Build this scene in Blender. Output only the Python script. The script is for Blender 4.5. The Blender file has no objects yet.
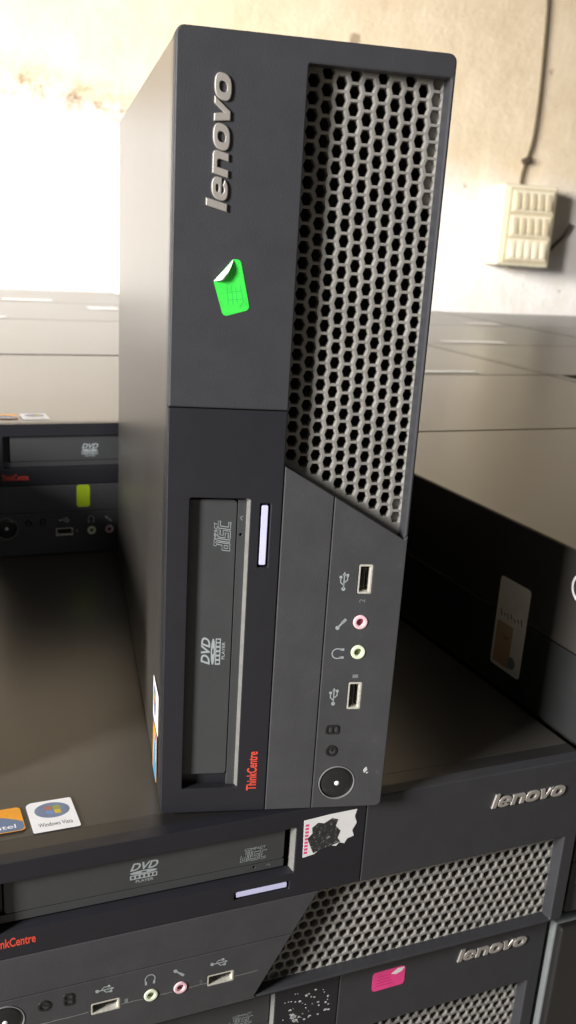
import bpy, bmesh, math, random
from mathutils import Vector, Matrix
from mathutils.geometry import tessellate_polygon
random.seed(7)
S = 0.001                       # everything is laid out in millimetres
SC = bpy.context.scene
COL = SC.collection
H, L, D = 110.4, 338.0, 429.0   # case height, width and depth when lying flat

# ------------------------------------------------------------------ materials
def lin(c):
    r = []
    for v in c:
        v /= 255.0
        r.append(v / 12.92 if v <= 0.04045 else ((v + 0.055) / 1.055) ** 2.4)
    return (r[0], r[1], r[2], 1.0)

def mat(name, col, rough=0.5, metal=0.0, var=0.0, vscale=40.0, bump=0.0, bscale=900.0, spec=0.5, dust=None, emit=0.0):
    m = bpy.data.materials.new(name); m.use_nodes = True
    nt = m.node_tree; b = nt.nodes['Principled BSDF']
    base = lin(col)
    b.inputs['Base Color'].default_value = base
    b.inputs['Roughness'].default_value = rough
    b.inputs['Metallic'].default_value = metal
    b.inputs['Specular IOR Level'].default_value = spec
    tc = nt.nodes.new('ShaderNodeTexCoord')
    last = None
    if var > 0:
        n = nt.nodes.new('ShaderNodeTexNoise'); n.inputs['Scale'].default_value = vscale
        n.inputs['Detail'].default_value = 6; n.inputs['Roughness'].default_value = 0.65
        nt.links.new(tc.outputs['Object'], n.inputs['Vector'])
        r = nt.nodes.new('ShaderNodeValToRGB')
        r.color_ramp.elements[0].position = 0.3; r.color_ramp.elements[1].position = 0.72
        r.color_ramp.elements[0].color = tuple(base[i] * (1 - var) for i in range(3)) + (1,)
        r.color_ramp.elements[1].color = tuple(min(1, base[i] * (1 + var)) for i in range(3)) + (1,)
        nt.links.new(n.outputs['Fac'], r.inputs['Fac']); last = r.outputs['Color']
    if dust:
        n2 = nt.nodes.new('ShaderNodeTexNoise'); n2.inputs['Scale'].default_value = dust[1]
        n2.inputs['Detail'].default_value = 8; n2.inputs['Roughness'].default_value = 0.75
        nt.links.new(tc.outputs['Object'], n2.inputs['Vector'])
        r2 = nt.nodes.new('ShaderNodeValToRGB')
        r2.color_ramp.elements[0].position = dust[2]; r2.color_ramp.elements[1].position = dust[2] + 0.18
        r2.color_ramp.elements[0].color = (0, 0, 0, 1); r2.color_ramp.elements[1].color = (dust[3],) * 3 + (1,)
        nt.links.new(n2.outputs['Fac'], r2.inputs['Fac'])
        mx = nt.nodes.new('ShaderNodeMixRGB'); mx.inputs['Color1'].default_value = base
        if last: nt.links.new(last, mx.inputs['Color1'])
        mx.inputs['Color2'].default_value = lin(dust[0])
        nt.links.new(r2.outputs['Color'], mx.inputs['Fac']); last = mx.outputs['Color']
    if last: nt.links.new(last, b.inputs['Base Color'])
    if bump > 0:
        n3 = nt.nodes.new('ShaderNodeTexNoise'); n3.inputs['Scale'].default_value = bscale
        n3.inputs['Detail'].default_value = 3
        nt.links.new(tc.outputs['Object'], n3.inputs['Vector'])
        bp = nt.nodes.new('ShaderNodeBump'); bp.inputs['Strength'].default_value = bump
        bp.inputs['Distance'].default_value = 0.0004
        nt.links.new(n3.outputs['Fac'], bp.inputs['Height'])
        nt.links.new(bp.outputs['Normal'], b.inputs['Normal'])
    if emit: 
        b.inputs['Emission Color'].default_value = base; b.inputs['Emission Strength'].default_value = emit
    return m

M = {}
M['logo_plastic'] = mat('charcoal_textured_plastic', (56, 56, 59), 0.52, var=0.10, vscale=60, bump=0.25, bscale=1500, dust=((120, 118, 112), 150, 0.66, 0.35))
M['drive_plastic'] = mat('dark_satin_plastic', (36, 36, 41), 0.42, var=0.10, vscale=50, bump=0.18, bscale=1500, dust=((110, 108, 105), 120, 0.68, 0.3))
M['grey_plastic'] = mat('worn_grey_plastic', (66, 66, 68), 0.55, var=0.14, vscale=45, bump=0.25, bscale=1400, dust=((128, 127, 124), 90, 0.62, 0.35))
M['tray_plastic'] = mat('drive_tray_plastic', (64, 65, 66), 0.5, var=0.08, vscale=50, bump=0.15)
M['lit_lip_plastic'] = mat('lit_edge_plastic', (118, 116, 112), 0.5, var=0.15, vscale=200)  # pale tone paints in the light caught by the recess edges
M['grille'] = mat('dusty_grille_plastic', (136, 133, 127), 0.5, var=0.22, vscale=90, bump=0.3, dust=((190, 186, 175), 260, 0.62, 0.6))
M['frame'] = mat('black_bezel_plastic', (40, 39, 38), 0.32, var=0.1, spec=0.8)
M['case'] = mat('black_coated_steel', (62, 59, 55), 0.3, var=0.18, vscale=14, bump=0.12, bscale=1800, spec=0.8, dust=((105, 95, 78), 30, 0.6, 0.3))
M['chassis'] = mat('black_steel_base', (46, 46, 46), 0.38, var=0.12, vscale=20, bump=0.2, bscale=1800)
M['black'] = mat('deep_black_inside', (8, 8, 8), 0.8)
M['silver'] = mat('brushed_silver_letters', (186, 180, 172), 0.42, metal=0.5, var=0.08, vscale=300)
M['red'] = mat('red_print', (226, 80, 62), 0.5, var=0.06, vscale=900)
M['print'] = mat('pale_grey_print', (158, 166, 166), 0.6)
M['print_dim'] = mat('faint_grey_print', (120, 124, 126), 0.6)
M['metal'] = mat('nickel_plated_shell', (228, 224, 210), 0.35, metal=0.4, var=0.2, vscale=500)
M['tongue'] = mat('black_contact_tongue', (22, 22, 20), 0.5)
M['pink_ring'] = mat('pale_pink_plastic_ring', (236, 196, 202), 0.5)
M['pink_core'] = mat('dark_rose_socket', (140, 50, 72), 0.5)
M['green_ring'] = mat('pale_green_plastic_ring', (226, 236, 204), 0.5)
M['green_core'] = mat('olive_green_socket', (104, 118, 72), 0.5)
M['button'] = mat('glossy_black_button', (38, 37, 37), 0.3, var=0.2, vscale=60, dust=((110, 105, 98), 70, 0.55, 0.35))
M['groove'] = mat('pale_groove_edge', (120, 120, 120), 0.4)
M['white_led'] = mat('white_light_lens', (246, 246, 250), 0.3)
M['slot'] = mat('pale_lavender_plastic', (214, 214, 250), 0.35, var=0.04, vscale=200)
M['green_st'] = mat('fluorescent_green_paper', (60, 226, 76), 0.6, var=0.18, vscale=160)
M['ink_green'] = mat('faint_green_ink', (48, 200, 78), 0.7)
M['white_paper'] = mat('white_paper', (240, 238, 236), 0.6, var=0.04, vscale=120)
M['pink_st'] = mat('hot_pink_paper', (240, 70, 140), 0.6, var=0.1, vscale=160)
M['ink_pink'] = mat('dark_pink_ink', (190, 40, 104), 0.7)
M['lime_st'] = mat('lime_yellow_paper', (176, 204, 30), 0.6, var=0.06, vscale=150)
M['residue'] = mat('torn_label_residue', (44, 43, 42), 0.8, var=0.5, vscale=300, dust=((200, 198, 194), 420, 0.55, 0.9))
M['specks'] = mat('white_paper_specks', (196, 194, 192), 0.8, var=0.2, vscale=300)
M['blue_st'] = mat('grey_blue_label', (104, 122, 148), 0.45, var=0.12, vscale=90)
M['orange_st'] = mat('orange_label', (236, 160, 44), 0.45, var=0.12, vscale=90)
M['sky_st'] = mat('bright_blue_label', (70, 150, 196), 0.4)
M['cream_label'] = mat('cream_paper_label', (238, 230, 214), 0.6, var=0.08, vscale=60)
M['peach'] = mat('peach_print', (196, 164, 128), 0.6)
M['teal_print'] = mat('teal_print', (120, 140, 142), 0.6)
M['grey_ink'] = mat('grey_ink', (96, 88, 84), 0.7)
M['oval'] = mat('blue_grey_oval_print', (112, 126, 150), 0.4, var=0.2, vscale=160)
M['q_r'] = mat('orange_red_print', (176, 112, 84), 0.5)
M['q_g'] = mat('olive_green_print', (150, 156, 70), 0.5)
M['q_b'] = mat('pale_blue_print', (110, 140, 190), 0.5)
M['q_y'] = mat('yellow_print', (206, 176, 52), 0.5)
M['cream'] = mat('aged_cream_plastic', (226, 216, 190), 0.5, var=0.06, vscale=25)
M['cream_dark'] = mat('grimy_cream_plastic', (196, 182, 152), 0.55, var=0.1, vscale=40)
M['cable'] = mat('grimy_brown_cable', (92, 80, 56), 0.7, var=0.15, vscale=30)
M['cable_dark'] = mat('dark_brown_cable', (70, 58, 46), 0.7)
M['scratch'] = mat('pale_scratch', (122, 122, 118), 0.7, var=0.3, vscale=300)

# ------------------------------------------------------------------ mesh helpers
def V3(u, y, z): return Vector((u * S, y * S, z * S))

def obj(name, bm, m, parent=None, smooth=False):
    me = bpy.data.meshes.new(name)
    bmesh.ops.remove_doubles(bm, verts=bm.verts, dist=1e-7)
    bmesh.ops.recalc_face_normals(bm, faces=bm.faces)
    bm.to_mesh(me); bm.free()
    if smooth:
        for p in me.polygons: p.use_smooth = True
    o = bpy.data.objects.new(name, me)
    me.materials.append(M[m] if isinstance(m, str) else m)
    COL.objects.link(o)
    if parent is not None: o.parent = parent
    return o

def area2(p): return sum(p[i][0] * p[(i + 1) % len(p)][1] - p[(i + 1) % len(p)][0] * p[i][1] for i in range(len(p)))

def inset(poly, d):
    """move every edge to its left by d (material on the left)"""
    n = len(poly); out = []
    for i in range(n):
        p0, p1, p2 = Vector(poly[i - 1]), Vector(poly[i]), Vector(poly[(i + 1) % n])
        a = (p1 - p0); b = (p2 - p1)
        if a.length < 1e-9 or b.length < 1e-9: out.append(tuple(p1)); continue
        a.normalize(); b.normalize()
        na = Vector((-a.y, a.x)); nb = Vector((-b.y, b.x))
        m = na + nb
        k = m.length_squared
        if k < 0.3: out.append(tuple(p1 + na * d)); continue
        m = m * (2.0 / k)
        out.append(tuple(p1 + m * d))
    return out

def rnd(poly, r, n=5):
    """round the corners of a polygon; r scalar or per-corner list"""
    N = len(poly); out = []
    for i in range(N):
        rr = r[i] if isinstance(r, (list, tuple)) else r
        p0, p1, p2 = Vector(poly[i - 1]), Vector(poly[i]), Vector(poly[(i + 1) % N])
        if rr <= 0: out.append(tuple(p1)); continue
        a = (p0 - p1).normalized(); b = (p2 - p1).normalized()
        ang = a.angle(b); t = rr / math.tan(ang / 2)
        s, e = p1 + a * t, p1 + b * t
        c = p1 + (a + b).normalized() * (rr / math.sin(ang / 2))
        a0 = math.atan2(s.y - c.y, s.x - c.x); a1 = math.atan2(e.y - c.y, e.x - c.x)
        da = (a1 - a0 + math.pi) % (2 * math.pi) - math.pi
        for k in range(n + 1):
            t_ = a0 + da * k / n
            out.append((c.x + rr * math.cos(t_), c.y + rr * math.sin(t_)))
    return out

def rect(u0, u1, v0, v1): return [(u0, v0), (u1, v0), (u1, v1), (u0, v1)]
def circ(u, v, r, n=28, r2=None): return [(u + r * math.cos(2 * math.pi * k / n), v + (r2 or r) * math.sin(2 * math.pi * k / n)) for k in range(n)]

def plate(bm, outer, holes, depth0, thick, bev, P, hole_bev=None):
    """flat plate with holes; P(u, v, d) maps to 3-D; d grows into the body"""
    if area2(outer) < 0: outer = outer[::-1]
    hs = [h if area2(h) < 0 else h[::-1] for h in holes]
    loops = [(outer, bev)] + [(h, bev if hole_bev is None else hole_bev) for h in hs]
    fr = []; bk = []
    for lp, b in loops:
        ins = inset(lp, b) if b > 0 else lp
        mid = inset(lp, b * 0.3) if b > 0 else lp
        f = [bm.verts.new(P(x, y, depth0)) for x, y in ins]
        m1 = [bm.verts.new(P(x, y, depth0 + b * 0.3)) for x, y in mid] if b > 0 else f
        g = [bm.verts.new(P(x, y, depth0 + b)) for x, y in lp] if b > 0 else f
        w = [bm.verts.new(P(x, y, depth0 + thick)) for x, y in lp]
        n = len(lp)
        for i in range(n):
            j = (i + 1) % n
            if b > 0:
                bm.faces.new((f[i], f[j], m1[j], m1[i]))
                bm.faces.new((m1[i], m1[j], g[j], g[i]))
            bm.faces.new((g[i], g[j], w[j], w[i]))
        fr.append((ins, f)); bk.append((lp, w))
    for group in (fr, bk):
        pts = [[Vector((x, y, 0)) for x, y in lp] for lp, _ in group]
        vs = [v for _, q in group for v in q]
        for tri in tessellate_polygon(pts):
            try: bm.faces.new([vs[i] for i in tri])
            except ValueError: pass

def front(u, v, d): return V3(u, d, H - v)              # on the front of a case
def top(u, v, d): return V3(u, v, H - d)                # on the lid: u across, v = depth
def left(u, v, d): return V3(d, u, v)                   # on the left end: u = depth, v = height

def flat(name, poly, m, parent, P=front, d=-0.12, t=0.12, holes=()):
    bm = bmesh.new(); plate(bm, poly, list(holes), d, t, 0, P); return obj(name, bm, m, parent)

def text_polys(s, shear=0.0, offset=0.0):
    cu = bpy.data.curves.new('lettering', 'FONT'); cu.body = s; cu.shear = shear; cu.offset = offset; cu.resolution_u = 3
    o = bpy.data.objects.new('lettering', cu); COL.objects.link(o)
    dg = bpy.context.evaluated_depsgraph_get(); dg.update()
    me = bpy.data.meshes.new_from_object(o.evaluated_get(dg))
    vs = [(v.co.x, v.co.y) for v in me.vertices]; fs = [tuple(p.vertices) for p in me.polygons]
    bpy.data.objects.remove(o); bpy.data.curves.remove(cu); bpy.data.meshes.remove(me)
    return vs, fs

def text_on(bm, s, u0, u1, v0, v1, P=front, d=-0.1, shear=0.0, offset=0.0, vflip=True):
    vs, fs = text_polys(s, shear, offset)
    xs = [a for a, b in vs]; ys = [b for a, b in vs]
    x0, x1, y0, y1 = min(xs), max(xs), min(ys), max(ys)
    q = []
    for x, y in vs:
        a = u0 + (x - x0) / (x1 - x0) * (u1 - u0)
        t = (y - y0) / (y1 - y0)
        b = v1 + (v0 - v1) * t if vflip else v0 + (v1 - v0) * t
        q.append(bm.verts.new(P(a, b, d)))
    for f in fs:
        try: bm.faces.new([q[i] for i in f])
        except ValueError: pass

def ribbon(bm, pts, w, P=front, d=-0.1, t=0.0):
    """constant width stroke along pts"""
    n = len(pts); Lf = []; Rt = []
    for i in range(n):
        a = Vector(pts[max(i - 1, 0)]); b = Vector(pts[min(i + 1, n - 1)])
        dr = (b - a).normalized() if (b - a).length > 1e-9 else Vector((1, 0))
        nrm = Vector((-dr.y, dr.x)) * w / 2; p = Vector(pts[i])
        Lf.append(bm.verts.new(P(p.x + nrm.x, p.y + nrm.y, d))); Rt.append(bm.verts.new(P(p.x - nrm.x, p.y - nrm.y, d)))
    for i in range(n - 1): bm.faces.new((Lf[i], Lf[i + 1], Rt[i + 1], Rt[i]))

def tube(bm, pts, r, n=8):
    rings = []
    for i, p in enumerate(pts):
        a = pts[max(i - 1, 0)]; b = pts[min(i + 1, len(pts) - 1)]
        t = (b - a).normalized(); x = t.cross(Vector((0.3, 1, 0.1))).normalized(); y = t.cross(x)
        rings.append([bm.verts.new(p + (x * math.cos(2 * math.pi * k / n) + y * math.sin(2 * math.pi * k / n)) * r) for k in range(n)])
    for i in range(len(rings) - 1):
        for k in range(n): bm.faces.new((rings[i][k], rings[i][(k + 1) % n], rings[i + 1][(k + 1) % n], rings[i + 1][k]))
    for q in (rings[0], rings[-1]): bm.faces.new(q)

def box(bm, x0, x1, y0, y1, z0, z1, bev=0.0, seg=2):
    r = bmesh.ops.create_cube(bm, size=1.0)
    vs = r['verts']
    for v in vs:
        v.co = Vector(((x0 + x1) / 2 + v.co.x * (x1 - x0), (y0 + y1) / 2 + v.co.y * (y1 - y0), (z0 + z1) / 2 + v.co.z * (z1 - z0))) * S
    if bev > 0:
        es = {e for v in vs for e in v.link_edges}
        bmesh.ops.bevel(bm, geom=list(es), offset=bev * S, segments=seg, affect='EDGES', profile=0.5)

def disc(bm, u, v, r, d, dome=0.0, P=front, n=28, rings=4):
    c = bm.verts.new(P(u, v, d - dome)); prev = None
    for k in range(1, rings + 1):
        rr = r * k / rings; dd = d - dome * (1 - (k / rings) ** 2)
        ring = [bm.verts.new(P(x, y, dd)) for x, y in circ(u, v, rr, n)]
        for i in range(n):
            j = (i + 1) % n
            if prev is None: bm.faces.new((c, ring[i], ring[j]))
            else: bm.faces.new((prev[i], ring[i], ring[j], prev[j]))
        prev = ring
    low = [bm.verts.new(P(x, y, d + 3)) for x, y in circ(u, v, r, n)]
    for i in range(n): bm.faces.new((prev[i], low[i], low[(i + 1) % n], prev[(i + 1) % n]))

# ------------------------------------------------------------------ the desktop computer
POCKET = [(329.3, 51), (172.6, 51), (141.3, 106), (139.9, 108.7), (329.3, 108.7)]

def sup(cx, cy, a, b, n=22, p=2.6):
    out = []
    for k in range(n):
        t = 2 * math.pi * k / n; c, s = math.cos(t), math.sin(t)
        out.append((cx + a * math.copysign(abs(c) ** (2 / p), c), cy + b * math.copysign(abs(s) ** (2 / p), s)))
    return out

def logo_letters(parent):
    """the raised silver maker's lettering, heavy sloped lower-case"""
    bm = bmesh.new()
    base, xh, lh, SH = 21.3, 6.3, 8.4, 0.24
    def G(x, y): return (274.0 + x + y * SH, base - y)       # glyph space (y up) to face space
    def add(outer, holes=()): plate(bm, [G(*p) for p in outer], [[G(*p) for p in h] for h in holes], -1.0, 1.1, 0.32, front, 0.15)
    add([(0, 0), (2.9, 0), (2.9, lh), (0, lh)])
    # e: bowl with a bar and an open mouth
    cx, cy = 7.6, xh / 2
    ring = sup(cx, cy, 4.2, xh / 2 + .1, 28)
    inner = sup(cx, cy, 1.75, xh / 2 - 1.55, 20)
    o = []
    for k in range(0, 25): 
        t = math.radians(-28 + 0) - 2 * math.pi * k / 24 * (332 / 360.0)
        c, s = math.cos(t), math.sin(t)
        o.append((cx + 4.2 * math.copysign(abs(c) ** .77, c), cy + (xh / 2 + .1) * math.copysign(abs(s) ** .77, s)))
    o.append((cx + 4.2, cy - .75)); o.append((cx - 1.6, cy - .75))
    i2 = []
    for k in range(0, 9):
        t = math.radians(200 + 118 * k / 8)
        i2.append((cx + 1.9 * math.cos(t), cy + (xh / 2 - 1.5) * math.sin(t)))
    add(o + i2, [sup(cx, cy + 1.0, 1.5, .62, 14)])
    # n
    add([(12.4, 0), (15.2, 0), (15.2, xh - 1.9), (17.6, xh - 1.9), (18.3, xh - 2.6), (18.3, 0), (21.1, 0), (21.1, xh - 1.6), (20.6, xh - .5), (19.5, xh), (12.4, xh)])
    # o
    add(sup(26.2, xh / 2, 4.7, xh / 2 + .15, 28), [sup(26.2, xh / 2, 1.9, xh / 2 - 1.6, 20)])
    # v
    add([(30.8, xh), (33.6, xh), (34.9, 2.5), (37.0, xh), (39.6, xh), (36.0, 0), (32.9, 0)])
    # o
    add(sup(43.6, xh / 2, 4.7, xh / 2 + .15, 28), [sup(43.6, xh / 2, 1.9, xh / 2 - 1.6, 20)])
    return obj('maker_lettering', bm, 'silver', parent)

def arc(cx, cy, rx, ry, a0, a1, n=12): return [(cx + rx * math.cos(math.radians(a0 + (a1 - a0) * k / n)), cy + ry * math.sin(math.radians(a0 + (a1 - a0) * k / n))) for k in range(n + 1)]

def usb_symbol(parent, u, v):
    """the trident lying along u, root at the low-u end"""
    bm = bmesh.new(); w = .55
    a, b = u - 4.2, u + 4.2
    ribbon(bm, [(a, v), (b - 1.2, v)], w)
    bm.faces.new([bm.verts.new(front(*q, -.1)) for q in ((b, v), (b - 1.8, v - .9), (b - 1.8, v + .9))])
    plate(bm, circ(a, v, .95, 12), [], -.1, .1, 0, front)
    ribbon(bm, [(a + 1.8, v), (a + 3.2, v - 1.6), (a + 5.4, v - 1.6)], w)
    plate(bm, circ(a + 5.7, v - 1.6, .75, 10), [], -.1, .1, 0, front)
    ribbon(bm, [(a + 2.9, v), (a + 4.3, v + 1.6), (a + 6.2, v + 1.6)], w)
    plate(bm, rect(a + 6.0, a + 7.3, v + 1.0, v + 2.2), [], -.1, .1, 0, front)
    return obj('usb_symbol', bm, 'print', parent)

def usb_port(parent, u, v):
    bm = bmesh.new()
    plate(bm, rnd(rect(u - 7.1, u + 7.1, v - 3.3, v + 3.3), .6, 2), [rnd(rect(u - 6.2, u + 6.2, v - 2.5, v + 2.3), .4, 2)], .15, 9, .12, front)
    o = obj('usb_port', bm, 'metal', parent)
    bm = bmesh.new(); box(bm, u - 6.3, u + 6.3, 8, 9.2, H - v - 2.5, H - v + 2.5)
    obj('socket_back', bm, 'black', o)
    bm = bmesh.new(); box(bm, u - 5.6, u + 5.6, 1.6, 8.2, H - v - .2, H - v + 1.7, .15, 1)
    obj('contact_tongue', bm, 'tongue', o)
    return o

def jack(parent, u, v, col):
    bm = bmesh.new()
    plate(bm, circ(u, v, 3.55), [circ(u, v, 1.75)], -.5, 5, .45, front)
    o = obj('audio_jack', bm, col + '_ring', parent, False)
    bm = bmesh.new(); disc(bm, u, v, 1.9, 1.2)
    obj('socket', bm, col + '_core', o)
    return o

def disc_logo(parent):
    bm = bmesh.new(); d = 3.37
    u0, v0 = 132.3, 21.6; w = .34
    # small upper word and the blocky outlined word under it
    text_on(bm, 'COMPACT', u0 + 2.2, u0 + 13.2, v0 - .2, v0 + 1.3, front, d)
    def out(pts):
        pts = [(u0 + 1.05 * x + (6 - y) * .12, v0 + 1.6 + y * .92) for x, y in pts]
        ribbon(bm, pts + [pts[0], pts[1]], w, front, d)
    out([(0, 2.2), (2.2, 2.2), (2.2, 0), (3.2, 0), (3.2, 6), (0, 6)]); out([(1, 3.2), (2.2, 3.2), (2.2, 5), (1, 5)])
    out([(3.9, 0), (4.9, 0), (4.9, 6), (3.9, 6)])
    out([(5.6, 0), (8.8, 0), (8.8, 1), (6.6, 1), (6.6, 2.5), (8.8, 2.5), (8.8, 6), (5.6, 6), (5.6, 5), (7.8, 5), (7.8, 3.5), (5.6, 3.5)])
    out([(9.5, 0), (12.7, 0), (12.7, 1), (10.5, 1), (10.5, 5), (12.7, 5), (12.7, 6), (9.5, 6)])
    return obj('disc_logo', bm, 'print', parent)

def dvd_logo(parent):
    bm = bmesh.new(); d = 3.37
    text_on(bm, 'DVD', 76.8, 90.6, 17.4, 21.6, front, d, .35, .028)
    el = circ(83.4, 22.9, 6.6, 28, .95); plate(bm, el, [circ(83.6, 22.9, 1.6, 12, .4)], d, .05, 0, front)
    pr = rect(76.8, 90.0, 24.0, 26.4)
    holes = [rnd(rect(a, a + 1.3, 24.45, 25.95), .3, 2) for a in (77.5, 79.7, 81.9, 84.1, 86.3, 88.2)]
    plate(bm, pr, holes, d, .05, 0, front)
    text_on(bm, 'PLAYER', 79.6, 88.2, 27.0, 28.4, front, d, 0, .01)
    return obj('dvd_logo', bm, 'print', parent)

def make_front(root, detail=True):
    t = 5.0
    bm = bmesh.new()
    po = rnd([(196.4, 0), (338, 0), (338, H), (141.8, H), (139.9, 108.7), (329.3, 108.7), (329.3, 51), (196.4, 51)], [0, 3.2, 3.2, 0, 0, .8, .8, 0])
    plate(bm, po, [], 0, 8.0, .7, front)
    lp = obj('logo_panel', bm, 'logo_plastic', root)
    logo_letters(lp)
    bm = bmesh.new()
    rec = rnd(rect(13.2, 157.4, 10, 36.4), .8, 2)
    slot = rnd(rect(125.8, 155.4, 41.0, 45.6), .5, 2)
    plate(bm, rnd(rect(0, 196, 0, 50.7), [2.2, 0, 0, 0]), [rec, slot], 0, 8.0, .45, front)
    dp = obj('drive_panel', bm, 'drive_plastic', root)
    bm = bmesh.new(); text_on(bm, 'ThinkCentre', 11.4, 32.6, 41.0, 45.9, front, -.12, 0, .02); obj('model_lettering', bm, 'red', dp)
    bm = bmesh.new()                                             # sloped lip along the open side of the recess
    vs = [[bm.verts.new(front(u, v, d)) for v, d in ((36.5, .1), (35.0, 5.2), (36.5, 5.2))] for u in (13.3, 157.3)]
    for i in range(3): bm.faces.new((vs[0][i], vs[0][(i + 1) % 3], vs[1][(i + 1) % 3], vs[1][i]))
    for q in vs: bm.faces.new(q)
    obj('recess_lip', bm, 'lit_lip_plastic', dp)
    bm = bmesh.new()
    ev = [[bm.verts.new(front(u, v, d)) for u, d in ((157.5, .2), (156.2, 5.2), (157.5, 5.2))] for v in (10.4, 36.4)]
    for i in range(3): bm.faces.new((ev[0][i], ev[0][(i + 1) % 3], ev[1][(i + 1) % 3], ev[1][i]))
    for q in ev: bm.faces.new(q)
    obj('recess_end', bm, 'lit_lip_plastic', dp)  # light on the end wall is painted in by the pale plastic
    bm = bmesh.new(); plate(bm, rnd(rect(126.8, 154.4, 41.5, 44.7), .6, 2), [], .5, 3, .3, front)
    obj('slot_cover', bm, 'slot', dp)
    # optical drive: tray face and the narrow fascia below it
    dr = bpy.data.objects.new('optical_drive', None); COL.objects.link(dr); dr.parent = root
    bm = bmesh.new(); plate(bm, rnd(rect(19.2, 155.8, 9, 31.3), [0, 0, 1.6, 1.6], 4), [], 3.4, 5, .3, front)
    tray = obj('tray_front', bm, 'tray_plastic', dr)
    bm = bmesh.new(); plate(bm, rect(9, 156, 31.7, 36), [circ(140, 33.4, .7, 10)], 3.6, 5, .15, front)
    obj('drive_fascia', bm, 'tray_plastic', dr)
    bm = bmesh.new(); plate(bm, rect(9, 18.8, 7, 31.6), [], 5.6, 4, .2, front)
    obj('drive_end_fascia', bm, 'drive_plastic', dr)
    bm = bmesh.new(); ribbon(bm, [(146.6, 33.8), (148, 32.9), (148.6, 34.2)], .5, front, 3.5); obj('eject_mark', bm, 'print_dim', dr)
    disc_logo(tray); dvd_logo(tray)
    # plain strip and the control panel
    bm = bmesh.new(); plate(bm, [(0, 51.1), (172.3, 51.1), (159.2, 74.1), (0, 74.1)], [], 0, 8.0, .4, front)
    obj('blank_panel', bm, 'grey_plastic', root)
    bm = bmesh.new()
    usbs = [(120.4, 91.8), (61.2, 91.6)]; jk = [(99.2, 91.3, 'pink'), (84.0, 91.5, 'green')]
    holes = [rnd(rect(u - 7.2, u + 7.2, v - 3.4, v + 3.4), .6, 2) for u, v in usbs] + [circ(u, v, 3.7) for u, v, c in jk] + [circ(13.9, 86.5, 9.4, 40)]
    plate(bm, rnd([(0, 74.5), (159.0, 74.5), (139.6, 108.6), (141.4, H), (0, H)], [0, 0, 0, 0, 3.0]), holes, 0, 8.0, .4, front, .3)
    cp = obj('control_panel', bm, 'grey_plastic', root)
    for u, v in usbs: usb_port(cp, u, v)
    for u, v, c in jk: jack(cp, u, v, c)
    usb_symbol(cp, 119.9, 81.7); usb_symbol(cp, 61.5, 81.3)
    bm = bmesh.new()                                             # microphone
    plate(bm, circ(96.4, 80.4, 1.0, 12), [], -.1, .1, 0, front); ribbon(bm, [(96.8, 80.7), (100.6, 84.0)], .9); ribbon(bm, [(98.8, 82.4), (100.8, 84.2)], 1.4)
    obj('microphone_symbol', bm, 'print', cp)
    bm = bmesh.new()                                             # headphones
    ribbon(bm, arc(83.4, 81.4, 2.5, 2.6, 135, 405, 16), .55)
    for s in (-1, 1): ribbon(bm, [(83.4 + s * 2.1, 82.6), (83.4 + s * 2.0, 84.6)], 1.1)
    obj('headphone_symbol', bm, 'print', cp)
    for s, u in (('2', 109.9), ('1', 71.6)):
        bm = bmesh.new(); text_on(bm, s, u - .9, u + .9, 89.8, 92.6, front, -.1); obj('port_number', bm, 'print_dim', cp)
    bm = bmesh.new(); plate(bm, circ(13.9, 86.5, 9.3, 40), [circ(13.9, 86.5, 8.6, 40)], -.25, 4, .2, front)
    pb = obj('power_button', bm, 'groove', cp)
    bm = bmesh.new(); disc(bm, 13.9, 86.5, 8.5, .5, .9, n=36, rings=6); obj('button_cap', bm, 'button', pb, True)
    bm = bmesh.new(); disc(bm, 13.9, 86.4, 1.25, -.5, .3, n=14); obj('power_light', bm, 'white_led', pb)
    # moulded indicator lenses
    bm = bmesh.new(); plate(bm, rnd(rect(40.9, 45.9, 78.4, 85.4), 1.4, 3), [rnd(rect(42.0, 44.8, 79.6, 81.2), .5, 2), rnd(rect(42.0, 44.8, 82.4, 84.2), .5, 2)], -.5, 1, .3, front)
    obj('disk_indicator', bm, 'button', cp)
    bm = bmesh.new(); plate(bm, circ(31.9, 82.2, 3.1, 20), [circ(31.9, 82.2, 1.7, 16)], -.5, 1, .3, front); plate(bm, rect(31.6, 34.2, 81.6, 82.8), [], -.5, 1, .2, front)
    obj('power_indicator', bm, 'button', cp)
    # honeycomb grille behind the pocket
    holes = []
    def inside(u, v):
        if u > 331.5: return False
        # keep clear of the sloping end
        n = ((u - 172.6) * 55.0 + (v - 51) * 31.3) / math.hypot(55, 31.3)
        return n > 1.2
    bm = bmesh.new(); hu, hv = 3.11, 2.855
    def prof(u, v, a, d):          # hexagon between tile edge (a = 0) and hole (a = 1)
        R_ = [(u, v + hv), (u + hu, v + hv), (u + hu, v - hv), (u, v - hv), (u - hu, v - hv), (u - hu, v + hv)]
        X_ = [(u, v + 2.5), (u + 2.45, v + 1.3), (u + 2.45, v - 1.3), (u, v - 2.5), (u - 2.45, v - 1.3), (u - 2.45, v + 1.3)]
        return [bm.verts.new(front(p[0] + (q[0] - p[0]) * a, p[1] + (q[1] - p[1]) * a, d)) for p, q in zip(R_, X_)]
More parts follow.
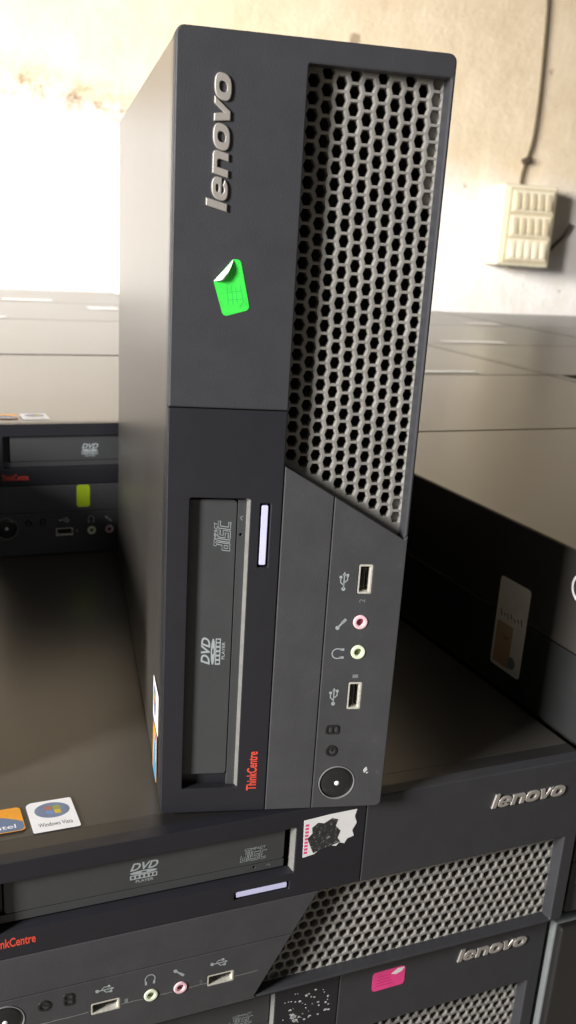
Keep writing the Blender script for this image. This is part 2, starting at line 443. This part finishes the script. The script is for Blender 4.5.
    for k in range(-2, 10):
        v = 60.8 + 5.71 * k
        for j in range(44):
            u = (324.9 if k % 2 else 322.0) + 12.44 - 6.22 * j
            n = ((u - 172.6) * 55.0 + (v - 51) * 31.3) / math.hypot(55, 31.3)
            if u + hu > 335.4 or v - hv < 47 or v + hv > 110.0 or n < -5: continue
            if n < 1.2 or u > 330.5:
                bm.faces.new([bm.verts.new(front(a, b, 8.05)) for a, b in ((u - hu, v - hv), (u + hu, v - hv), (u + hu, v + hv), (u - hu, v + hv))]); continue
            loops = [prof(u, v, 0, 8.05), prof(u, v, .55, 8.05), prof(u, v, .85, 8.2), prof(u, v, 1, 8.6), prof(u, v, 1, 12.2)]
            for A_, B_ in zip(loops, loops[1:]):
                for q in range(6): bm.faces.new((A_[q], A_[(q + 1) % 6], B_[(q + 1) % 6], B_[q]))
            if k == 8 and (u > 283 or n < 13): bm.faces.new(prof(u, v, 1, 10.6))     # blind cells along the edge
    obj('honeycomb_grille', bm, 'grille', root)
    # bezel body behind the panels
    bm = bmesh.new()
    plate(bm, rnd(rect(.25, 337.75, .25, H - .25), 3), [rnd(rect(3, 335, 3, H - 1.2), 1.5)], 8.02, 10, 0, front)
    obj('bezel_frame', bm, 'frame', root)

def make_case(root, D=D):
    bm = bmesh.new(); box(bm, .8, L - .8, 17.6, D, 50.6, H - .7, 1.6, 3); obj('case_cover', bm, 'case', root, False)
    bm = bmesh.new(); box(bm, .6, L - .6, 17.2, D - .6, 0, 50.3, 1.0, 2); obj('chassis', bm, 'chassis', root)
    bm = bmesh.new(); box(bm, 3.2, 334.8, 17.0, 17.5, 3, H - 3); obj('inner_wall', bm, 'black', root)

def empty(name, label, cat, loc, rz=0.0, group=None):
    o = bpy.data.objects.new(name, None); COL.objects.link(o)
    o.empty_display_size = 0.05
    o.location = Vector(loc) * S; o.rotation_euler = (0, 0, rz)
    o['label'] = label; o['category'] = cat
    if group: o['group'] = group
    return o

def copy_tree(o, parent):
    c = o.copy(); COL.objects.link(c); c.parent = parent
    for ch in o.children: copy_tree(ch, c)
    return c

# ------------------------------------------------------------------ placement (millimetres, floor at z = 0)
ZT = 2 * H                                   # top of the lower two layers
CAM_Z = ZT + 269.7
YS = 0.4285                                  # turn of the stack
QX, QY = -134.1, 361.05
def st(x, y): return (QX + x * math.cos(YS) - y * math.sin(YS), QY + x * math.sin(YS) + y * math.cos(YS))

GRP = 'stacked black desktop computers'
main = empty('desktop_computer', 'black slim desktop computer standing upright on its end, green sticker on its front', 'computer', (0, 0, 0), 0, GRP)
make_case(main, 400.0); make_front(main)
PROTO = list(main.children)
bpy.context.view_layer.update()
YM = 0.239
bm_loc = Vector((-56.9, 411.2, ZT + .7)) + Matrix.Rotation(YM, 3, 'Z') @ Vector((H, 0, 0))
main.location = bm_loc * S
main.rotation_euler = (Matrix.Rotation(YM, 3, 'Z') @ Matrix.Rotation(-math.pi / 2, 3, 'Y')).to_euler()

_long = {}
def clone(label, loc, rz, only=None):
    r = empty('desktop_computer', label, 'computer', loc, rz, GRP)
    for ch in PROTO:
        if only and ch.name.split('.')[0] not in only: continue
        c = copy_tree(ch, r)
        if ch.name.split('.')[0] in ('case_cover', 'chassis'):      # the full-depth case
            k = ch.data.name
            if k not in _long:
                _long[k] = ch.data.copy()
                for v in _long[k].vertices:
                    if v.co.y > .2: v.co.y += (D - 400.0) * S
            c.data = _long[k]
    return r

p1 = clone('flat-lying black desktop under the upright computer, torn barcode label beside its disc drive', st(0, 0) + (H,), YS)
p2 = clone('lowest black desktop at the bottom of the photo, pink sticker by its silver lettering', st(-1, 9.5) + (0,), YS)
backleft = clone('flat desktop set back on the left, front in shadow, small lime sticker on it', st(65, 426) + (ZT,), YS - 0.01)
right = clone('flat desktop to the right of the upright one, tall cream label on its near end', st(338.4, -62) + (ZT,), YS)
r_low = clone('black desktop below the cream-labelled one, mostly hidden past the right edge', st(343, 4) + (H,), YS)
side = clone('unseen flat black desktop added past the left edge to shade the set-back one', st(-330, 70) + (ZT,), YS)  # out-of-view blocker, added to cast shade on the set-back desktop
BASIC = {'case_cover', 'chassis', 'inner_wall', 'bezel_frame', 'logo_panel', 'drive_panel', 'blank_panel', 'control_panel', 'honeycomb_grille', 'optical_drive'}
# lower right neighbour: a different, slightly lower case with a grey end
nb = empty('desktop_computer', 'black case at the lower right corner with a pale reflective side strip', 'computer', st(340.5, .5) + (0,), YS, GRP)
M['end_grey'] = mat('reflective_grey_side', (120, 124, 124), 0.25, var=0.15, vscale=30, spec=0.7)
bm = bmesh.new(); box(bm, 0, 300, 14, 420, 0, 101.2, 1.5, 2); obj('case_cover', bm, 'end_grey', nb)
bm = bmesh.new(); box(bm, 0, 300, 6, 13.7, 0, 101.4, 1.2, 2); obj('side_trim', bm, 'end_grey', nb)
bm = bmesh.new(); box(bm, .2, 300, 0, 5.8, .1, 101.5, 1.6, 3); obj('front_panel', bm, 'frame', nb)

# back rows: only their lids are seen over the nearer cases
def row(x, y, turn, label):
    if turn:   # bezel toward +x
        pos = st(x + 0, y)
        r = clone(label, st(x + D, y) + (ZT,), YS + math.pi / 2, BASIC)
    else:
        r = clone(label, st(x, y) + (ZT,), YS, BASIC)
    return r
row(62, 856.5, False, 'dusty desktop lid directly behind the shadowed lime-stickered desktop, left')
row(110, 1288, True, 'third desktop lid from the front on the left, with a white tag')
row(110, 1627, True, 'hindmost lid on the left, touching the bright white wall')
row(407.5, 368.2, True, 'tan-looking desktop lid right behind the cream-labelled desktop')
row(409.5, 707.5, True, 'second lid behind the cream-labelled desktop, long white strip on its near edge')
row(840.2, 707.5, True, 'lid at the right edge, beside the one with the long white strip')
row(840.2, 1046.5, True, 'lid in the third row back on the right, pale strip near its front')
row(1271, 1046.5, True, 'lid at the far right edge in the third row back')
row(840.2, 1385.5, True, 'hindmost lid on the right, against the wall under the switch box')
row(1271, 1385.5, True, 'hindmost lid at the right edge, in front of the wall')

for c in COL.objects:        # only the upright computer's lip keeps the painted-in light; copies stay dark
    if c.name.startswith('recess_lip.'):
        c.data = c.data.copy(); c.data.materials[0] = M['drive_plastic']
for c in p1.children_recursive:       # this unit's drive and badge sit a touch differently
    k = c.name.split('.')[0]
    if k == 'optical_drive': c.location = (-3.0 * S, 0, 2.4 * S)
    if k == 'model_lettering': c.location = (-3.5 * S, 0, 1.4 * S)
_lid_clad = {}
for o in [q for q in COL.objects if q.get('category') == 'computer' and ' lid ' in ' ' + q['label'] + ' ' and 'desktop set back' not in q['label']]:
    for c in o.children:          # fronts of the far rows take the lid material
        if c.type == 'MESH' and c.name.split('.')[0] in ('logo_panel', 'drive_panel', 'blank_panel', 'control_panel', 'bezel_frame'):
            k = c.data.name
            if k not in _lid_clad:
                _lid_clad[k] = c.data.copy(); _lid_clad[k].materials[0] = M['case']
            c.data = _lid_clad[k]
# ------------------------------------------------------------------ stickers (parts of the case they are stuck to)
def rot2(pts, c, a): 
    ca, sa = math.cos(a), math.sin(a)
    return [(c[0] + (x - c[0]) * ca - (y - c[1]) * sa, c[1] + (x - c[0]) * sa + (y - c[1]) * ca) for x, y in pts]

def oval_sticker(parent, u0, u1, d0, d1):
    s = flat('system_sticker', rnd(rect(u0, u1, d0, d1), [1.2, 1.2, 1.2, 3.5], 4), 'white_paper', parent, top)
    s['label'] = 'white square sticker with a blue-grey oval emblem'
    cu, cd = (u0 + u1) / 2 + .5, d0 + (d1 - d0) * .66
    flat('oval_print', circ(cu, cd, 8.3, 32, 6.6), 'oval', s, top, -.17, .05)
    for (a, b, m) in ((-3.2, 2.0, 'q_r'), (.6, 2.0, 'q_g'), (-3.2, -1.6, 'q_b'), (.6, -1.6, 'q_y')):
        w = [(cu + a + (0 if b > 0 else .3), cd + b - 1.6), (cu + a + 3.2, cd + b - 1.9), (cu + a + 3.3, cd + b + 1.3), (cu + a + .1, cd + b + 1.6)]
        flat('flag_pane', w, m, s, top, -.21, .04)
    bm = bmesh.new(); text_on(bm, 'Windows Vista', u0 + 3.2, u1 - 3, d0 + 3.9, d0 + 7.2, top, -.16, 0, 0, False); obj('sticker_text', bm, 'grey_ink', s)
    return s

def arc_sticker(parent, u0, u1, d0, d1, blue='blue_st', org='orange_st'):
    s = flat('chip_sticker', rnd(rect(u0, u1, d0, d1), 2, 4), org, parent, top)
    s['label'] = 'orange and blue-grey rounded sticker'
    pts = [(u0 + .4, d0 + 2), (u0 + 2, d0 + .4), (u1 - 2, d0 + .4), (u1 - .4, d0 + 2), (u1 - .4, d0 + 7)] + [(u1 - .4 - (u1 - u0 - .8) * k / 10, d0 + 7 + 9.5 * math.sin(math.pi / 2 * k / 10) ** .8) for k in range(1, 11)]
    flat('arc_print', pts, blue, s, top, -.16, .05)
    bm = bmesh.new(); text_on(bm, 'intel', u0 + 11, u1 - 4, d0 + 2.6, d0 + 6, top, -.2, 0, .01, False); obj('sticker_text', bm, 'white_paper', s)
    return s

for c in (main, p1, backleft):
    oval_sticker(c, 32.5, 54.5, 19.5, 45.5)
for c in (p1, backleft): arc_sticker(c, 4, 29.8, 24, 44)
arc_sticker(main, 4, 29.8, 24, 44, 'sky_st')

# green sticker with a peeled corner on the upright computer
gs = [(233.9, 21.4), (237.2, 32.2), (256.5, 27.6), (256.5, 24.6), (247.6, 17.0)]
gr = rnd(gs, [1.8, 1.8, 1.8, 1.0, .3], 4)
g = flat('price_sticker', gr, 'green_st', main, front, -.15, .15); g['label'] = 'bright green sticker with one corner peeling'
bm = bmesh.new()                                                  # curled back white corner
A, B = Vector((247.6, 17.0)), Vector((256.4, 24.8)); C_ = Vector((248.6, 21.2))
n = 8; prev = None
for k in range(n + 1):
    t = k / n
    a = A.lerp(C_, t); b = B.lerp(C_, t); h = -.15 - 2.2 * math.sin(t * math.pi * .8)
    cur = [bm.verts.new(front(a.x, a.y, h)), bm.verts.new(front((a.x + b.x) / 2, (a.y + b.y) / 2, h - .3)), bm.verts.new(front(b.x, b.y, h))]
    if prev:
        for i in range(2):
            try: bm.faces.new((prev[i], prev[i + 1], cur[i + 1], cur[i]))
            except ValueError: pass
    prev = cur
obj('peeled_corner', bm, 'white_paper', g, True)
bm = bmesh.new()
for pts in ([(238.5, 23.4), (244, 22.6), (247, 22.4)], [(238.8, 25.2), (242, 24.9), (246.5, 24.0)], [(239.5, 27.0), (246, 25.9)], [(237.8, 28.0), (240.5, 29.4), (246.5, 27.8)], [(243.5, 22.4), (244.3, 28.4)], [(240.5, 22.8), (241.2, 28.8)]):
    ribbon(bm, pts, .3, front, -.18)
obj('faint_handwriting', bm, 'ink_green', g)
# small chips on the upright computer's front
bm = bmesh.new(); plate(bm, [(19.0, 100.2), (20.6, 101.8), (22.4, 101.2), (21.4, 100.0), (20.2, 99.6)], [], -.1, .1, 0, front); plate(bm, [(18.4, 101.6), (19.6, 102.4), (19.2, 101.0)], [], -.1, .1, 0, front)
o = obj('paint_chip', bm, 'specks', main)

# torn barcode label on the flat computer's drive panel
jag = [(161.2, 6.6), (176, 5.6), (190.6, 5.4), (189.6, 9.5), (191.0, 13.5), (188.8, 17.5), (190.0, 21), (186.4, 22.0), (184.8, 24.5), (181.8, 23.4), (180.2, 25.2), (176.5, 24.0), (170.8, 25.5), (168.0, 27.5), (161.8, 28.4)]
b = flat('barcode_label', jag, 'white_paper', p1, front, -.15, .15); b['label'] = 'torn white label with a black scuffed patch'
flat('scuffed_patch', [(165.8, 11.6), (169, 9.2), (172.4, 10.2), (176.8, 8.0), (180.2, 9.4), (179.0, 13.0), (182.0, 16.5), (180.6, 20.4), (182.4, 23.2), (177, 24.4), (170.6, 25.8), (167.4, 26.8), (165.6, 22.6), (163.6, 17.5), (166.2, 15)], 'residue', b, front, -.2, .05)
bm = bmesh.new(); 
for v in range(9, 27, 2): plate(bm, rect(162.1, 164.0 if v % 4 else 163.2, v, v + 1.3), [], -.19, .03, 0, front)
obj('pink_print', bm, 'q_r' if False else 'pink_st', b)
# long pale scratch across its control panel
bm = bmesh.new()
for a, c in ((24, 53), (69, 80), (88.5, 95), (103.5, 113), (128, 141)):
    n = 6; ribbon(bm, [(a + (c - a) * k / n, 92.6 + random.uniform(-.25, .25)) for k in range(n + 1)], .45, front, -.08)
obj('long_scratch', bm, 'scratch', p1)

# pink sticker and label residue on the lowest computer
pk = rot2(rnd(rect(217.6, 238.6, 13.6, 26.8), 2.2, 4), (228, 20), -.02)
s = flat('price_sticker', pk, 'pink_st', p2, front, -.15, .15); s['label'] = 'hot pink sticker with a scuffed white corner'
flat('scuffed_corner', [(229.6, 17.2), (232.2, 15.2), (233.8, 14.2), (238.2, 14.4), (236.2, 17.0), (232.6, 18.2)], 'white_paper', s, front, -.2, .05)
bm = bmesh.new()
for q in range(4): ribbon(bm, [(220.4, 17.4 + q * 2.1), (228.0 + q, 17.2 + q * 2.1)], .4, front, -.18)
obj('faint_print', bm, 'ink_pink', s)
bm = bmesh.new()
for k in range(46):
    u = random.uniform(163, 191); v = random.uniform(13, 34); r = random.uniform(.25, 1.0)
    if k > 40: r *= 1.8; v = random.uniform(27, 33); u = random.uniform(167, 176)
    poly = [(u + r * random.uniform(.6, 1.5) * math.cos(a), v + r * random.uniform(.4, 1.0) * math.sin(a)) for a in [2 * math.pi * i / 7 for i in range(7)]]
    plate(bm, poly, [], -.1, .1, 0, front)
obj('torn_paper_specks', bm, 'specks', p2)

# lime sticker on the set-back computer
flat('price_sticker', rnd(rect(71.5, 82.5, 51.5, 70.5), 2.0, 4), 'lime_st', backleft, front, -.15, .15)

# tall cream label and round tag on the right computer's end
dy = 62
lb = flat('cream_label', rnd(rect(74 + dy, 105.5 + dy, 13.5, 73), 2.5, 4), 'cream_label', right, left, -.25 + .6, .2)
lb['label'] = 'tall cream paper label with faint print'
flat('peach_band', rect(86 + dy, 103 + dy, 16, 44), 'peach', lb, left, .31, .03)
bm = bmesh.new()
for k in range(7): ribbon(bm, [(78 + dy + k * 3.6, 48.0 + (k % 2) * .8), (79.6 + dy + k * 3.6, 52.0 - (k % 3))], .9, left, .3)
ribbon(bm, [(90 + dy, 36), (93 + dy, 34), (95 + dy, 37)], .9, left, .3)
obj('faint_print', bm, 'grey_ink', lb)
flat('print_spot', circ(84 + dy, 21, 4.5, 20, 4), 'teal_print', lb, left, .31, .03)
flat('round_tag', circ(31 + dy, 90, 8.6, 30), 'white_paper', right, left, .3, .2, [circ(31 + dy, 90, 6.9, 30)])

# paper tags on the left lids, painted glare streaks on the right ones
def tags(root, rects):
    for a in rects: flat('tag_glare_strip', rect(*a), 'white_paper', root, top, -.15, .15)
def world_strip(lbl, x0, x1, y0, y1):
    for o in COL.objects:
        if o.get('label', '').startswith(lbl):
            bpy.context.view_layer.update()
            inv = o.matrix_world.inverted()
            bm = bmesh.new()
            pts = [inv @ (Vector(st(a, b) + (ZT + H + .15,)) * S) for a, b in ((x0, y0), (x1, y0), (x1, y1), (x0, y1))]
            f = bm.faces.new([bm.verts.new(p) for p in pts])
            r = bmesh.ops.extrude_face_region(bm, geom=[f])
            for v in [v for v in r['geom'] if isinstance(v, bmesh.types.BMVert)]: v.co.z -= .1 * S
            obj('tag_glare_strip', bm, 'white_paper', o); return
world_strip('second lid behind', 600, 722, 722, 738)
world_strip('lid in the third row', 880, 1005, 1066, 1090)
world_strip('hindmost lid on the right', 1150, 1228, 1410, 1440)
world_strip('third desktop lid', 150, 206, 1296, 1318)
world_strip('hindmost lid on the left', 250, 345, 1650, 1685)
world_strip('third desktop lid', 385, 440, 1500, 1545)

# the upright computer's plastic front sits slightly skewed on its clips
def skew(o):
    for ch in o.children:
        if ch.type == 'MESH' and ch.name.split('.')[0] not in ('case_cover', 'chassis', 'inner_wall', 'chip_sticker', 'system_sticker', 'bezel_frame'):
            ch.data = ch.data.copy()
            for v in ch.data.vertices:
                u, vv = v.co.x, H * S - v.co.z
                v.co.x += max(0, 1 - u / (.30)) * (.0022 - .0036 * vv / (H * S))
        if ch.name.split('.')[0] not in ('chip_sticker', 'system_sticker'): skew(ch)
skew(main)
# ------------------------------------------------------------------ the room
def struct(name, bm, m):
    o = obj(name, bm, m); o['kind'] = 'structure'; return o

WA = 0.216                                   # turn of the back wall
wo = Vector(st(973, 1925) + (0,))
wd = Vector((math.cos(WA), math.sin(WA), 0)); wn = Vector((math.sin(WA), -math.cos(WA), 0))
def wall_material():
    m = bpy.data.materials.new('old_painted_plaster'); m.use_nodes = True
    nt = m.node_tree; b = nt.nodes['Principled BSDF']; b.inputs['Roughness'].default_value = 0.85
    tc = nt.nodes.new('ShaderNodeTexCoord')
    sep = nt.nodes.new('ShaderNodeSeparateXYZ'); nt.links.new(tc.outputs['Object'], sep.inputs[0])
    n = nt.nodes.new('ShaderNodeTexNoise'); n.inputs['Scale'].default_value = 2.4; n.inputs['Detail'].default_value = 8; n.inputs['Roughness'].default_value = .65
    nt.links.new(tc.outputs['Object'], n.inputs['Vector'])
    def math_(op, a, c):
        q = nt.nodes.new('ShaderNodeMath'); q.operation = op
        for i, w in enumerate((a, c)):
            if isinstance(w, (int, float)): q.inputs[i].default_value = w
            else: nt.links.new(w, q.inputs[i])
        return q.outputs[0]
    nz = math_('MULTIPLY', math_('SUBTRACT', n.outputs['Fac'], .5), .2)
    h = math_('ADD', math_('ADD', sep.outputs['Z'], nz), math_('MULTIPLY', sep.outputs['X'], .1))
    def ramp(src, els):
        r = nt.nodes.new('ShaderNodeValToRGB'); cr = r.color_ramp
        while len(cr.elements) < len(els): cr.elements.new(.5)
        for e, (p, c) in zip(cr.elements, els): e.position = p; e.color = c
        nt.links.new(src, r.inputs['Fac']); return r.outputs['Color']
    hs = math_('DIVIDE', h, 1.4)
    paint = ramp(hs, [(.0, lin((236, 232, 228))), (.44, lin((236, 231, 226))), (.50, lin((220, 203, 176))), (1, lin((212, 193, 164)))])
    # grime
    n2 = nt.nodes.new('ShaderNodeTexNoise'); n2.inputs['Scale'].default_value = 9; n2.inputs['Detail'].default_value = 10; n2.inputs['Roughness'].default_value = .7
    nt.links.new(tc.outputs['Object'], n2.inputs['Vector'])
    g1 = ramp(n2.outputs['Fac'], [(.35, lin((206, 190, 160))), (.62, (1, 1, 1, 1))])
    mx = nt.nodes.new('ShaderNodeMixRGB'); mx.blend_type = 'MULTIPLY'; mx.inputs['Fac'].default_value = .3
    nt.links.new(paint, mx.inputs['Color1']); nt.links.new(g1, mx.inputs['Color2'])
    # dark flaking band along the paint boundary on the left
    n3 = nt.nodes.new('ShaderNodeTexNoise'); n3.inputs['Scale'].default_value = 22; n3.inputs['Detail'].default_value = 9; n3.inputs['Roughness'].default_value = .75
    nt.links.new(tc.outputs['Object'], n3.inputs['Vector'])
    band = math_('ABSOLUTE', math_('SUBTRACT', math_('ADD', math_('ADD', sep.outputs['Z'], math_('MULTIPLY', sep.outputs['X'], .2)), math_('MULTIPLY', nz, .3)), .632), 0)
    inb = ramp(band, [(0, (1, 1, 1, 1)), (.06, (0, 0, 0, 1))])
    lf = ramp(math_('ADD', sep.outputs['X'], 1.3), [(.9, (1, 1, 1, 1)), (1, (0, 0, 0, 1))])
    sp = ramp(n3.outputs['Fac'], [(.44, (0, 0, 0, 1)), (.60, (1, 1, 1, 1))])
    k = math_('MULTIPLY', math_('MULTIPLY', inb, lf), math_('MULTIPLY', sp, .95))
    n4 = nt.nodes.new('ShaderNodeTexNoise'); n4.inputs['Scale'].default_value = 14; n4.inputs['Detail'].default_value = 4
    nt.links.new(tc.outputs['Object'], n4.inputs['Vector'])
    chips = ramp(n4.outputs['Fac'], [(.70, (0, 0, 0, 1)), (.74, (1, 1, 1, 1))])
    k2 = math_('MAXIMUM', k, math_('MULTIPLY', chips, .55))
    mx2 = nt.nodes.new('ShaderNodeMixRGB'); nt.links.new(k2, mx2.inputs['Fac'])
    nt.links.new(mx.outputs['Color'], mx2.inputs['Color1']); mx2.inputs['Color2'].default_value = lin((96, 70, 44))
    nt.links.new(mx2.outputs['Color'], b.inputs['Base Color'])
    bp = nt.nodes.new('ShaderNodeBump'); bp.inputs['Strength'].default_value = .5; bp.inputs['Distance'].default_value = .012
    nt.links.new(n2.outputs['Fac'], bp.inputs['Height']); nt.links.new(bp.outputs['Normal'], b.inputs['Normal'])
    return m
bm = bmesh.new(); box(bm, -2600, 2600, 0, 120, 0, 2600)
w = struct('wall_back', bm, wall_material())
w.location = wo * S; w.rotation_euler = (0, 0, WA)

fm = mat('dusty_concrete_floor', (128, 120, 108), 0.8, var=0.15, vscale=3, bump=0.3, bscale=60)
bm = bmesh.new(); box(bm, -2800, 3200, -1600, 4000, -60, 0)
struct('floor', bm, fm)
# masonry ledge that carries the rows at the back
bm = bmesh.new()
pl = [(-560, 440), (1830, 440), (1830, 1736), (-560, 2080)]
lo = [bm.verts.new(V3(x, y, 0)) for x, y in pl]; hi = [bm.verts.new(V3(x, y, ZT - .3)) for x, y in pl]
bm.faces.new(lo); bm.faces.new(hi)
for i in range(4): bm.faces.new((lo[i], lo[(i + 1) % 4], hi[(i + 1) % 4], hi[i]))
o = struct('trim_1', bm, fm); o.location = Vector(st(0, 0) + (0,)) * S; o.rotation_euler = (0, 0, YS)

# ------------------------------------------------------------------ switch box and cables on the wall
def wp(x, z, d=0): return (wo + wd * x + wn * d + Vector((0, 0, z))) * S
CX, CY, F = 294.83, 581.24, 995.4
PITCH, ROLL = 0.33816, -0.0656
R = Matrix.Rotation(-PITCH, 3, 'X') @ Matrix.Rotation(ROLL, 3, 'Y')
def wall_at(px, py):
    r = R @ Vector(((px - CX) / F, 1, -(py - CY) / F)); o = Vector((0, 0, CAM_Z))
    t = (wo - o).dot(wn) / r.dot(wn); p = o + r * t
    return (p - wo).dot(wd), p.z
bx, bz = wall_at(511, 226)
sb = empty('switch_box', 'cream plastic electrical switch box mounted on the wall', 'switch box', tuple(wo + wd * bx + Vector((0, 0, bz)) + wn * 1), WA)
sb.rotation_euler = (0, 0.0, WA)
hw, hh = 70, 92
bm = bmesh.new(); box(bm, -hw, hw, -96, 0, -hh, hh, 7, 3); obj('box_body', bm, 'cream', sb)
bm = bmesh.new(); box(bm, -hw + 14, hw - 6, -102, -95, -hh + 8, hh - 8, 3, 2); obj('cover_plate', bm, 'cream_dark', sb)
for k, zc in enumerate((55, 0, -53)):
    bm = bmesh.new(); box(bm, -hw + 24, hw - 14, -106, -101, zc - 24, zc + 24, 2, 2)
    rw = obj('module_row', bm, 'cream', sb)
    for i in range(5):
        x0 = -hw + 29 + i * 19.5
        bm = bmesh.new(); box(bm, x0, x0 + 14, -111, -105, zc - 19, zc + 19, 2.5, 2)
        for v in bm.verts:
            if v.co.z > zc * S: v.co.y += .004
        obj('rocker', bm, 'cream' if k == 2 else 'cream_dark', rw)
def cable(name, label, pix, r, m, d=8, grp=None):
    pts = [wp(*wall_at(*q), d) for q in pix]
    fine = []
    for i in range(len(pts) - 1):
        p0 = pts[max(i - 1, 0)]; p1_, p2_ = pts[i], pts[i + 1]; p3 = pts[min(i + 2, len(pts) - 1)]
        for k in range(6):
            t = k / 6
            fine.append(.5 * ((2 * p1_) + (p2_ - p0) * t + (2 * p0 - 5 * p1_ + 4 * p2_ - p3) * t * t + (3 * p1_ - p0 - 3 * p2_ + p3) * t ** 3))
    fine.append(pts[-1])
    bm = bmesh.new(); tube(bm, fine, r * S)
    o = obj(name, bm, m, None, True); o['label'] = label; o['category'] = 'cable'
    return o
cable('electrical_cable', 'brown cable running down the wall into the top of the switch box', [(556, -420), (553, -220), (549, -60), (547, 0), (543, 50), (538, 100), (532, 140), (525, 162), (521, 175), (519, 189)], 3.6, 'cable')
cable('wire_tail', 'short dark wire sticking out at the lower right of the switch box', [(541, 256), (550, 246), (560, 236), (567, 224)], 4, 'cable_dark', 20)
bm = bmesh.new(); box(bm, -9, 9, -17, 0, -7, 7, 2, 2)
cl = obj('cable_clip', bm, 'cable_dark'); x_, z_ = wall_at(525, 161); cl.location = wp(x_, z_, 0); cl.rotation_euler = (0, -.5, WA)
cl['label'] = 'small dark clip holding the cable above the switch box'; cl['category'] = 'clip'

# ------------------------------------------------------------------ camera
cam = bpy.data.cameras.new('camera'); co = bpy.data.objects.new('camera', cam); COL.objects.link(co)
cam.sensor_fit = 'VERTICAL'; cam.sensor_height = 36.0; cam.lens = F / 1024 * 36.0
cam.shift_x = (288 - CX) / 1024; cam.shift_y = (CY - 512) / 1024
cam.clip_start = .01; cam.clip_end = 50
m3 = Matrix((R.col[0], R.col[2], -R.col[1])).transposed()
co.matrix_world = Matrix.Translation(Vector((0, 0, CAM_Z)) * S) @ m3.to_4x4()
cam.dof.use_dof = True; cam.dof.focus_distance = .47; cam.dof.aperture_fstop = 18
SC.camera = co

# ------------------------------------------------------------------ light
def area(name, loc, tgt, size, power, col, size_y=None):
    l = bpy.data.lights.new(name, 'AREA'); l.energy = power; l.color = col; l.size = size
    if size_y: l.shape = 'RECTANGLE'; l.size_y = size_y
    o = bpy.data.objects.new(name, l); COL.objects.link(o); o.location = loc
    o.rotation_euler = (Vector(tgt) - Vector(loc)).to_track_quat('-Z', 'Y').to_euler()
    return o
area('doorway_light', (-1.5, -.95, .95), (0, .45, .4), 0.4, 108, (1, .985, .98), .7)
wl = area('window_light', (-1.9, .5, .95), (-.25, 2.4, .36), 1.0, 29, (1, .97, .92), .7)
wl.data.spread = math.radians(70)
wld = bpy.data.worlds.new('room_air'); SC.world = wld; wld.use_nodes = True
bg = wld.node_tree.nodes['Background']; bg.inputs['Color'].default_value = (1, .97, .94, 1); bg.inputs['Strength'].default_value = .08
SC.view_settings.view_transform = 'Standard'
SC.view_settings.exposure = 0
